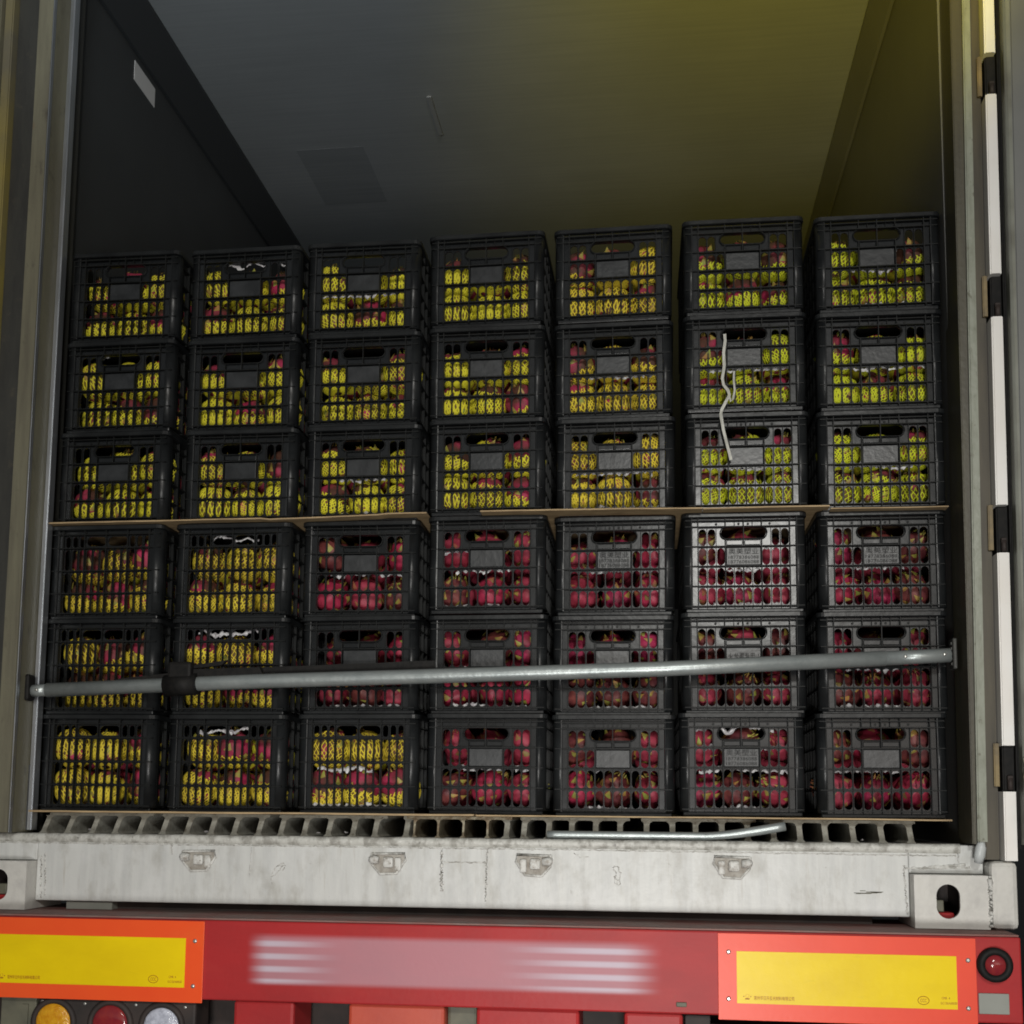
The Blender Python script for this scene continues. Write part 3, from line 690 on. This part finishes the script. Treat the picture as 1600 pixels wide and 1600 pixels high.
ORD = ['first','second','third','fourth','fifth','sixth','seventh']
ROWN = {1:'bottom', 2:'second-lowest', 3:'third-lowest', 4:'third-highest', 5:'second-highest', 6:'topmost'}
XC = {1:(-.948,-.601,-.260,.065,.380,.691,1.019), 2:(-.948,-.602,-.261,.066,.379,.699,1.026), 3:(-.948,-.602,-.266,.062,.383,.702,1.031),
      4:(-.939,-.590,-.264,.059,.385,.711,1.035), 5:(-.933,-.595,-.269,.055,.381,.709,1.037), 6:(-.931,-.594,-.275,.053,.380,.709,1.039)}
TOP = {1:(.256,.255,.256,.258,.255,.259,.257), 2:(.506,.504,.506,.506,.503,.506,.503), 3:(.755,.752,.754,.761,.754,.756,.752),
       4:(1.004,1.000,1.002,1.010,1.005,1.006,1.001), 5:(1.254,1.247,1.252,1.257,1.256,1.262,1.254), 6:(1.505,1.497,1.503,1.508,1.512,1.515,1.506)}
YC = (.112,.112,.120,.122,.132,.124,.122)
RED = {(3,c) for c in range(3,8)} | {(2,c) for c in range(3,8)} | {(1,c) for c in range(4,8)}
TYPEB = {(r,c) for r in (1,2,3) for c in (1,2)} | {(1,3)}
FILM_ = {}
crates = {}
for r in range(1, 7):
    for c in range(1, 8):
        B = (r, c) in TYPEB
        k = 1.025 if B else (1.0 if c < 4 or c == 7 else .99)
        W = .300*k
        ztop = TOP[r][c-1] - (.0035 if r <= 3 else 0)
        e = empty('fruit_crate', (XC[r][c-1]-W/2, YC[c-1], ztop-.250))
        e.rotation_euler = (0, random.uniform(-.003, .003), random.uniform(-.016, .016)); e.scale = (k, 1, 1)
        kind = 'red dragon fruit' if (r,c) in RED else 'yellow-netted fruit'
        style = 'finely slotted ' if B else ''
        pos = 'far right stack' if c == 7 else ('far left stack' if c == 1 else ORD[c-1]+' stack from left')
        extra = ''
        lab = f'black {style}crate of {kind}, {ROWN[r]} in {pos}'
        if r == 1: lab = f'black {style}crate of {kind}, bottom of {pos}'
        if r == 6: lab = f'black {style}crate of {kind}, topmost in {pos}'
        if (r,c) == (3,6): lab = f'glossy black fruit crate with legible lettered plate, third-lowest in {pos}'
        if (r,c) == (2,6): lab = 'black crate of red dragon fruit with one-line lettered plate behind the steel bar'
        tag(e, lab, 'crate', 'black plastic fruit crates stacked in the container')
        link('front_panel', ME['B' if B else 'A'], e); link('shell', ME['shell'], e); link('rim', ME['rim'], e); link('back_panel', ME['back'], e)
        link('side_panel', ME['side'], e, (.300,0,0))
        s2 = link('side_panel', ME['side'], e, (0,CD,0), (0,0,math.pi))
        if not B:
            p = link('label_plate', ME['plate'], e)
            if (r,c) in ((3,5),(3,6),(3,7),(1,6)): link('lettering', ME['txt1'], p, (.149,.0062,.1412)); p['label'] = 'plate with raised Chinese characters and two numbers'
            if (r,c) == (2,6): link('lettering', ME['txt2'], p, (.149,.0062,.1412)); p['label'] = 'plate with one line of raised Chinese characters'
        crates[(r,c)] = e

# ================================================================== fruit
def fruit_mesh(seed, nscale, skin, scale_m):
    rnd = random.Random(seed); bm = bm_new()
    A, Bz = .0455, .056
    U, V = 22, 16
    def P(u, v, k=1.0):
        th = math.pi*v; ph = 2*math.pi*u
        rr = math.sin(th)**.85*A*(1+.04*math.sin(3*ph+seed))
        z = Bz*math.cos(th)
        q = Vector((rr*math.cos(ph), rr*math.sin(ph), z))*k
        q += q.normalized()*(noise.noise(q*55+Vector((seed,0,0)))*.0045 + noise.noise(q*22+Vector((0,seed,0)))*.006)
        return q
    rows_ = [[bm.verts.new(P(i/U, .02+.96*j/V)) for i in range(U)] for j in range(V+1)]
    for a, c in zip(rows_, rows_[1:]):
        for i in range(U):
            f = bm.faces.new((a[i], a[(i+1)%U], c[(i+1)%U], c[i])); f.smooth = True
    bm.faces.new(rows_[0]); bm.faces.new(rows_[-1][::-1])
    for s in range(nscale):
        v = .12+.74*(s+.5)/nscale; u = (s*.381966+rnd.uniform(-.03,.03)) % 1
        du = rnd.uniform(.034,.056); L = rnd.uniform(.15,.26)
        b0, b1 = P(u-du, v, 1.01), P(u+du, v, 1.01); mL, mR = P(u-du*.75, v-L*.45, 1.05), P(u+du*.75, v-L*.45, 1.05); mid = P(u, v-L*.4, 1.11)
        tip = P(u+rnd.uniform(-.03,.03), max(.03, v-L), 1.12+rnd.uniform(0,.14))
        bm0, bm1 = bm.verts.new(b0), bm.verts.new(b1); l, r_, m_, t = (bm.verts.new(q) for q in (mL, mR, mid, tip))
        for f, mi in (((bm0, m_, l), 0), ((bm0, bm1, m_), 0), ((bm1, r_, m_), 0), ((l, m_, t), 1), ((m_, r_, t), 1)):
            ff = bm.faces.new(f); ff.material_index = mi; ff.smooth = True
    # dry flower remnant at the crown
    for k in range(5):
        a = 2*math.pi*k/5; b_ = P(a/(2*math.pi), .05); tube(bm, [b_*.9, b_*1.0+Vector((0,0,.012))], [.004,.001], 5, mi=1)
    me = mesh('dragon_fruit', bm, [skin, scale_m]); return me
M_skinN = mat('netted_fruit_skin', (.50,.040,.11), .55, col2=(.10,.045,.03), scale=14, bump=.4, bscale=70, lo=.36, hi=.56, spec=.25)  # brown patches stand for shade between the net strands
M_skin3 = mat('dragon_fruit_skin_dull', (.11,.020,.026), .55, col2=(.24,.06,.05), scale=30, bump=.4, bscale=70)
M_skin4 = mat('dragon_fruit_skin_bright', (.50,.035,.095), .5, col2=(.34,.028,.055), scale=20, bump=.4, bscale=70)
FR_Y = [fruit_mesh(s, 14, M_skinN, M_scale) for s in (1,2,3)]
FR_R = [fruit_mesh(s, 22, (M_skin, M_skin2, M_skin3, M_skin4, M_skin2)[s % 5], (M_scale, M_scale2, M_scale)[s % 3]) for s in (11,12,13,14,15,16,17,18)]
def net_mesh(seed, strands, wdt, top, m, turns=1.0):
    """foam sleeve: two crossing families of strands knitted round the lower part of the fruit"""
    bm = bm_new(); rnd = random.Random(seed); S = 18
    v0 = .96
    for fam in (1, -1):
        for s in range(strands):
            u0 = s/strands + rnd.uniform(-.003,.003); rows_ = []
            vt = top + rnd.uniform(-.03,.03)
            for k in range(S+1):
                t = k/S; v = v0+(vt-v0)*t; th = math.pi*v; u = u0 + fam*turns*.22*t + .006*math.sin(t*19+s)
                rad = math.sin(th)**.85*.0455*1.05+.0022; z = .056*1.03*math.cos(th)
                ph = 2*math.pi*u; c = Vector((rad*math.cos(ph), rad*math.sin(ph), z)); nrm = Vector((math.cos(ph)*math.sin(th), math.sin(ph)*math.sin(th), math.cos(th)))
                side = Vector((-math.sin(ph), math.cos(ph), 0)); w_ = wdt*(.75+.25*math.sin(th))
                rows_.append((bm.verts.new(c-side*w_), bm.verts.new(c+nrm*(.0018+.0004*fam)), bm.verts.new(c+side*w_)))
            for a, c in zip(rows_, rows_[1:]):
                for q in (0,1):
                    f = bm.faces.new((a[q], a[q+1], c[q+1], c[q])); f.smooth = True
    # dark sleeve added inside, its colour stands for shade in the mesh holes
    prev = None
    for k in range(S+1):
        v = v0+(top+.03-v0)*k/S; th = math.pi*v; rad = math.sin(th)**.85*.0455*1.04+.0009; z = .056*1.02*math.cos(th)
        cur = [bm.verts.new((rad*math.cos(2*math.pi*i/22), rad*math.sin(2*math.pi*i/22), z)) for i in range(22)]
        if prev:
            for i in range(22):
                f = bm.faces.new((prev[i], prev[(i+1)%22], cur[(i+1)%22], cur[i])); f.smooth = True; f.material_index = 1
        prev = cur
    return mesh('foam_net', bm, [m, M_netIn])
M_netIn = mat('net_hole_shade', (.20,.14,.015), .8, col2=(.11,.05,.03), scale=40)
NETS = {}
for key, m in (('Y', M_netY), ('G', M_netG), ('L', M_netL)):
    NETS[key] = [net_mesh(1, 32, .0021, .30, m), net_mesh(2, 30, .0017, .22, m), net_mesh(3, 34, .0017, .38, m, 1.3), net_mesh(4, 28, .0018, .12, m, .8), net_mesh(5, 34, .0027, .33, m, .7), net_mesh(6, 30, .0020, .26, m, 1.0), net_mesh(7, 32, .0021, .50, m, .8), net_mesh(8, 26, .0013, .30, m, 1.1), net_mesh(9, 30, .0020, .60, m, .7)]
rnd = random.Random(21)
PL = {(0,0):'lower left',(0,1):'lower middle',(0,2):'lower right',(1,0):'upper left',(1,1):'upper middle',(1,2):'upper right'}
for (r, c), e in crates.items():
    red = (r, c) in RED; B = (r, c) in TYPEB
    netk = 'G' if (c == 5 or (r <= 3)) else ('L' if c >= 6 else 'Y')
    pos = 'far right stack' if c == 7 else ('far left stack' if c == 1 else ORD[c-1]+' stack from left')
    for lay in (0, 1):
        for i in range(3):
            kx = .305/.300
            x = e.location.x + .150*e.scale.x + (i-1)*.0915 + rnd.uniform(-.004,.004)
            s = rnd.uniform(.90, 1.02)
            z = e.location.z + (.064 if lay == 0 else .164) + rnd.uniform(-.004, .003) + (.010 if red and lay else 0)
            y = e.location.y + .064 + rnd.choice((0,.002,.005,.010,.018,.026,.040) if B else (0,.002,.005,.010,.018,.030)) + (.004 if red else 0)
            if red:
                me = rnd.choice(FR_R); rot = (rnd.uniform(-.9,.9), rnd.uniform(-1.4,1.4), rnd.uniform(0,6.28)); y += rnd.choice((0,.004,.012,.024,.040)); x += rnd.uniform(-.006,.006); s *= rnd.uniform(.86,.99)
                z += .001
            else:
                me = rnd.choice(FR_Y); rot = (rnd.uniform(-.35,.30), rnd.uniform(-.45,.45), rnd.uniform(0,6.28))
            o = link('dragon_fruit', me, None, (x, y, z), rot); o.scale = (s*1.02, s, s*(.94 if red else .93))
            w1 = 'bare pink dragon fruit' if red else 'yellow-netted dragon fruit'
            lvl = ROWN[r]+' crate of '
            tag(o, f'{w1}, {PL[(lay,i)]}, in {lvl}{pos}', 'fruit', 'red dragon fruit in the crates' if red else 'netted dragon fruit in the crates')
            if not red:
                pool = NETS[netk]
                if B: pool = pool[1:] + pool[6:] * 2
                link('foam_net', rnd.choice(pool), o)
# the deeper layers, one packed mass
bm = bm_new(); rnd2 = random.Random(5)
for (r, c), e in crates.items():
    for yy in (.155, .245, .335):
        for lay in (0, 1):
            for i in range(3):
                p = e.location + Vector((.150+(i-1)*.088, yy, .062+.095*lay))
                res = bmesh.ops.create_icosphere(bm, subdivisions=2, radius=.043, matrix=Matrix.Translation(p) @ Matrix.Diagonal((1,1,1.15,1)))
                for v in res['verts']:
                    for f in v.link_faces: f.smooth = True; f.material_index = 0 if (r,c) in RED or rnd2.random() < .5 else 1
deep = part('packed_fruit', bm, [M_skin2, M_netY]); deep['kind'] = 'stuff'; tag(deep, 'deeper layers of dragon fruit packed behind the front fruit in the crates', 'fruit')

# thin white film crumpled between the fruit
rf = random.Random(9)
filmspec = {(3,4):3,(3,6):3,(3,5):1,(3,7):1,(2,3):2,(2,4):2,(2,5):2,(2,7):2,(2,6):1,(1,6):4,(1,5):2,(1,4):1,(1,3):2,(1,7):1,(3,3):1,(2,2):2,(1,2):1,(6,2):1,(6,3):1,(6,7):3,(5,5):1,(4,5):2,(4,3):2,(5,7):1,(4,7):1,(5,6):1,(4,6):1,(3,2):1,(5,1):1}
for (r, c), k in filmspec.items():
    e = crates[(r,c)]
    pos = 'far right stack' if c == 7 else ('far left stack' if c == 1 else ORD[c-1]+' stack from left')
    zl = [(.113,'middle'), (.020,'low'), (.165,'high'), (.215,'topmost')]
    if (r,c) in ((2,2),(1,2),(3,2),(6,2),(5,1)): zl = [(.212,'topmost'), (.113,'middle')]
    for q in range(k):
        zc, word = zl[q]
        bm = bm_new()
        x0 = rf.uniform(.03,.11); x1 = rf.uniform(.19,.275); n_ = 44; rows_ = []
        amp = .018 if zc > .2 else .010
        for i in range(n_+1):
            x = x0+(x1-x0)*i/n_; zz = zc + amp*noise.noise(Vector((x*30, q, r*c*1.7))) + .006*noise.noise(Vector((x*110, q, c)))
            h = .005+.022*abs(noise.noise(Vector((x*60, q+5, c+r)))) 
            yv = .0165+.006*abs(noise.noise(Vector((x*90, 3, r))))
            rows_.append([bm.verts.new((x, yv+.006*j/3*(1 if j % 2 else .2), zz-h/2+h*j/3+.003*noise.noise(Vector((x*150, j, q))))) for j in range(4)])
        for a, b_ in zip(rows_, rows_[1:]):
            for j in range(3): bm.faces.new((a[j], b_[j], b_[j+1], a[j+1]))
        o = part('plastic_film', bm, M_film, None, e.location); tag(o, f'crumpled white film, {word} strip between fruit in {ROWN[r]} crate of {pos}', 'plastic film', 'white film scraps in the crates')

# ================================================================== plywood sheets
def sheet(x0, x1, z, y0, lab, wob, th=.0035, zfun=None, y1=.52):
    bm = bm_new(); n_ = 40; rows_ = []
    for i in range(n_+1):
        x = x0+(x1-x0)*i/n_; dz = (zfun(x) if zfun else 0) + .0012*noise.noise(Vector((x*4, wob, 0))); dy = .003*noise.noise(Vector((x*6, wob+3, 0)))
        rows_.append([bm.verts.new(p) for p in ((x, y0+dy, z+dz), (x, y0+dy, z+dz+th), (x, y1, z+th), (x, y1, z))])
    for a, c in zip(rows_, rows_[1:]):
        for k in range(4): bm.faces.new((a[k], a[(k+1)%4], c[(k+1)%4], c[k]))
    bm.faces.new(rows_[0]); bm.faces.new(rows_[-1][::-1])
    return tag(part('plywood_sheet', bm, M_ply), lab, 'plywood sheet', 'thin plywood sheets under the crates')
sheet(-1.11, -.088, .7505, .090, 'thin plywood sheet between crate levels, spanning the three left stacks', 1, zfun=lambda x: .008 if x > -.2 else (.006*max(0,(x+.5)/.3) if x > -.5 else .003))
sheet(.050, .60, .7525, .085, 'thin plywood sheet between crate levels, spanning the fourth and fifth stacks', 2, zfun=lambda x: .006-.012*max(0,(x-.1))*.8)
sheet(.602, .905, .7495, .092, 'thin plywood sheet between crate levels, in the sixth stack', 3, zfun=lambda x: .0045)
sheet(.907, 1.182, .7475, .094, 'thin plywood sheet between crate levels, in the far right stack', 4, th=.0025)
sheet(-1.105, .044, .0005, .078, 'thin plywood sheet under the left bottom crates, resting on the floor bars', 5, th=.0045)
sheet(.048, 1.165, .0005, .085, 'thin plywood sheet under the right bottom crates, resting on the floor bars', 6, th=.0035)

# ================================================================== steel load bar
lb = tag(empty('load_bar', (.03, .062, .34)), 'long galvanised steel load bar across the crate stacks', 'load bar')
def lpart(name, bm, m, parent=None):
    o = part(name, bm, m, parent or lb)
    if parent is None: o.location = (-.03,-.062,-.34)
    return o
bm = bm_new(); yb = .062
tube(bm, [(-1.105,yb,.309),(-1.062,yb,.3105)], .0155, 24); tube(bm, [(-1.062,yb,.3105),(-.5,yb,.331),(0,yb,.343),(.5,yb,.356),(1.02,yb,.378)], .0182, 28)
tube(bm, [(1.02,yb,.378),(1.166,yb,.3845)], .0168, 28)
lpart('bar_tube', bm, M_galv)
for x, z in ((1.062,.380),(1.150,.3845),(-1.082,.310)):
    bm = bm_new(); disc(bm, (x, yb-.0178, z), .0042, .003, 14, .002); lpart('rivet', bm, M_bolt)
bm = bm_new()
tube(bm, [(-.745,yb,.3200),(-.660,yb,.3245)], .0275, 24); box(bm, -.735,-.672,yb-.020,yb+.03,.335,.380,.008)
lpart('ratchet_collar', bm, M_black)
bm = bm_new(); disc(bm, (-.726, yb-.014, .372), .0045, .003, 12, .002); lpart('rivet', bm, M_bolt)
bm = bm_new()
hexa(bm, [(-.90,yb-.004,.330),(-.735,yb-.004,.336),(-.735,yb+.010,.336),(-.90,yb+.010,.330),(-.86,yb-.004,.340),(-.735,yb-.004,.352),(-.735,yb+.010,.352),(-.86,yb+.010,.340)])
hexa(bm, [(-.675,yb-.004,.338),(-.49,yb-.004,.346),(-.49,yb+.010,.346),(-.675,yb+.010,.338),(-.675,yb-.004,.362),(-.50,yb-.004,.366),(-.50,yb+.010,.366),(-.675,yb+.010,.362)])
hexa(bm, [(-.675,yb-.002,.364),(-.60,yb-.002,.372),(-.60,yb+.008,.372),(-.675,yb+.008,.364),(-.675,yb-.002,.372),(-.585,yb-.002,.385),(-.585,yb+.008,.385),(-.675,yb+.008,.372)])
lpart('ratchet_handle', bm, M_black)
bm = bm_new(); box(bm, -1.150,-1.100, yb-.022, yb+.012, .283, .350, .006); tag(part('bar_socket', bm, M_black), 'black rubber socket holding the left end of the load bar', 'bracket')
bm = bm_new(); box(bm, 1.172,1.182, yb-.005, yb+.035, .352, .425, .003)
for k in range(5): box(bm, 1.170,1.172, yb+.005, yb+.012, .362+.012*k, .368+.012*k)
tag(part('bar_track', bm, M_postD), 'slotted dark track plate beside the right end of the load bar', 'bracket')

bm = bm_new()
N2 = 46; rr = []
for i in range(N2+1):
    x = -.66+.60*i/N2; zc = .353 + .020*i/N2 + .002*noise.noise(Vector((x*12,0,0)))
    rr.append([bm.verts.new((x, .088+.002*noise.noise(Vector((x*20,j,0))), zc-.011+.022*j)) for j in (0,1)] + [bm.verts.new((x, .0905, zc-.011+.022*j)) for j in (1,0)])
for a, c in zip(rr, rr[1:]):
    for k in range(4): bm.faces.new((a[k], a[(k+1)%4], c[(k+1)%4], c[k]))
tag(part('ratchet_strap', bm, M_black), 'black webbing strap running behind the steel bar from its ratchet', 'strap')

# bent pipe lying on the sill
bm = bm_new(); P = []; rad = []
for i in range(31):
    t = i/30; x = .224 + .560*t; z = -.0415
    if x > .60: z += .026*((x-.60)/.184)**1.4
    P.append((x, .0725, z)); rad.append(.0095 if x < .62 else .0095+.0015*min(1,(x-.62)/.1))
tube(bm, P, rad, 18)
tag(part('bent_pipe', bm, M_galv), 'short bent steel pipe lying on the white door sill', 'pipe')

# white strap hanging in front of a crate
bm = bm_new()
P = [(.660,1.207),(.661,1.190),(.657,1.160),(.658,1.125),(.653,1.092),(.656,1.075),(.667,1.060),(.670,1.048),(.660,1.030),(.651,1.012),(.648,1.000),(.654,.960),(.662,.925),(.672,.882)]
P2 = [(.682,1.110),(.681,1.085),(.683,1.060),(.679,1.038),(.673,1.032),(.669,1.048)]
for Q, wd in ((P, .0036), (P2, .0024)):
    pr0 = []
    for i, (x, z) in enumerate(Q):
        a = Q[max(0,i-1)]; c = Q[min(len(Q)-1,i+1)]; d = Vector((c[0]-a[0], 0, c[1]-a[1])).normalized(); s = Vector((d.z, 0, -d.x))*wd
        tw = .0016*math.sin(i*1.7)
        p = Vector((x, .112, z)); pr0.append([bm.verts.new(p-s+Vector((0,tw,0))), bm.verts.new(p+s-Vector((0,tw,0))), bm.verts.new(p+s+Vector((0,.0012-tw,0))), bm.verts.new(p-s+Vector((0,.0012+tw,0)))])
    for a, c in zip(pr0, pr0[1:]):
        for k in range(4): bm.faces.new((a[k], a[(k+1)%4], c[(k+1)%4], c[k]))
tag(part('packing_strap', bm, M_strap), 'loose white packing strap hanging in front of the sixth stack of crates', 'strap')
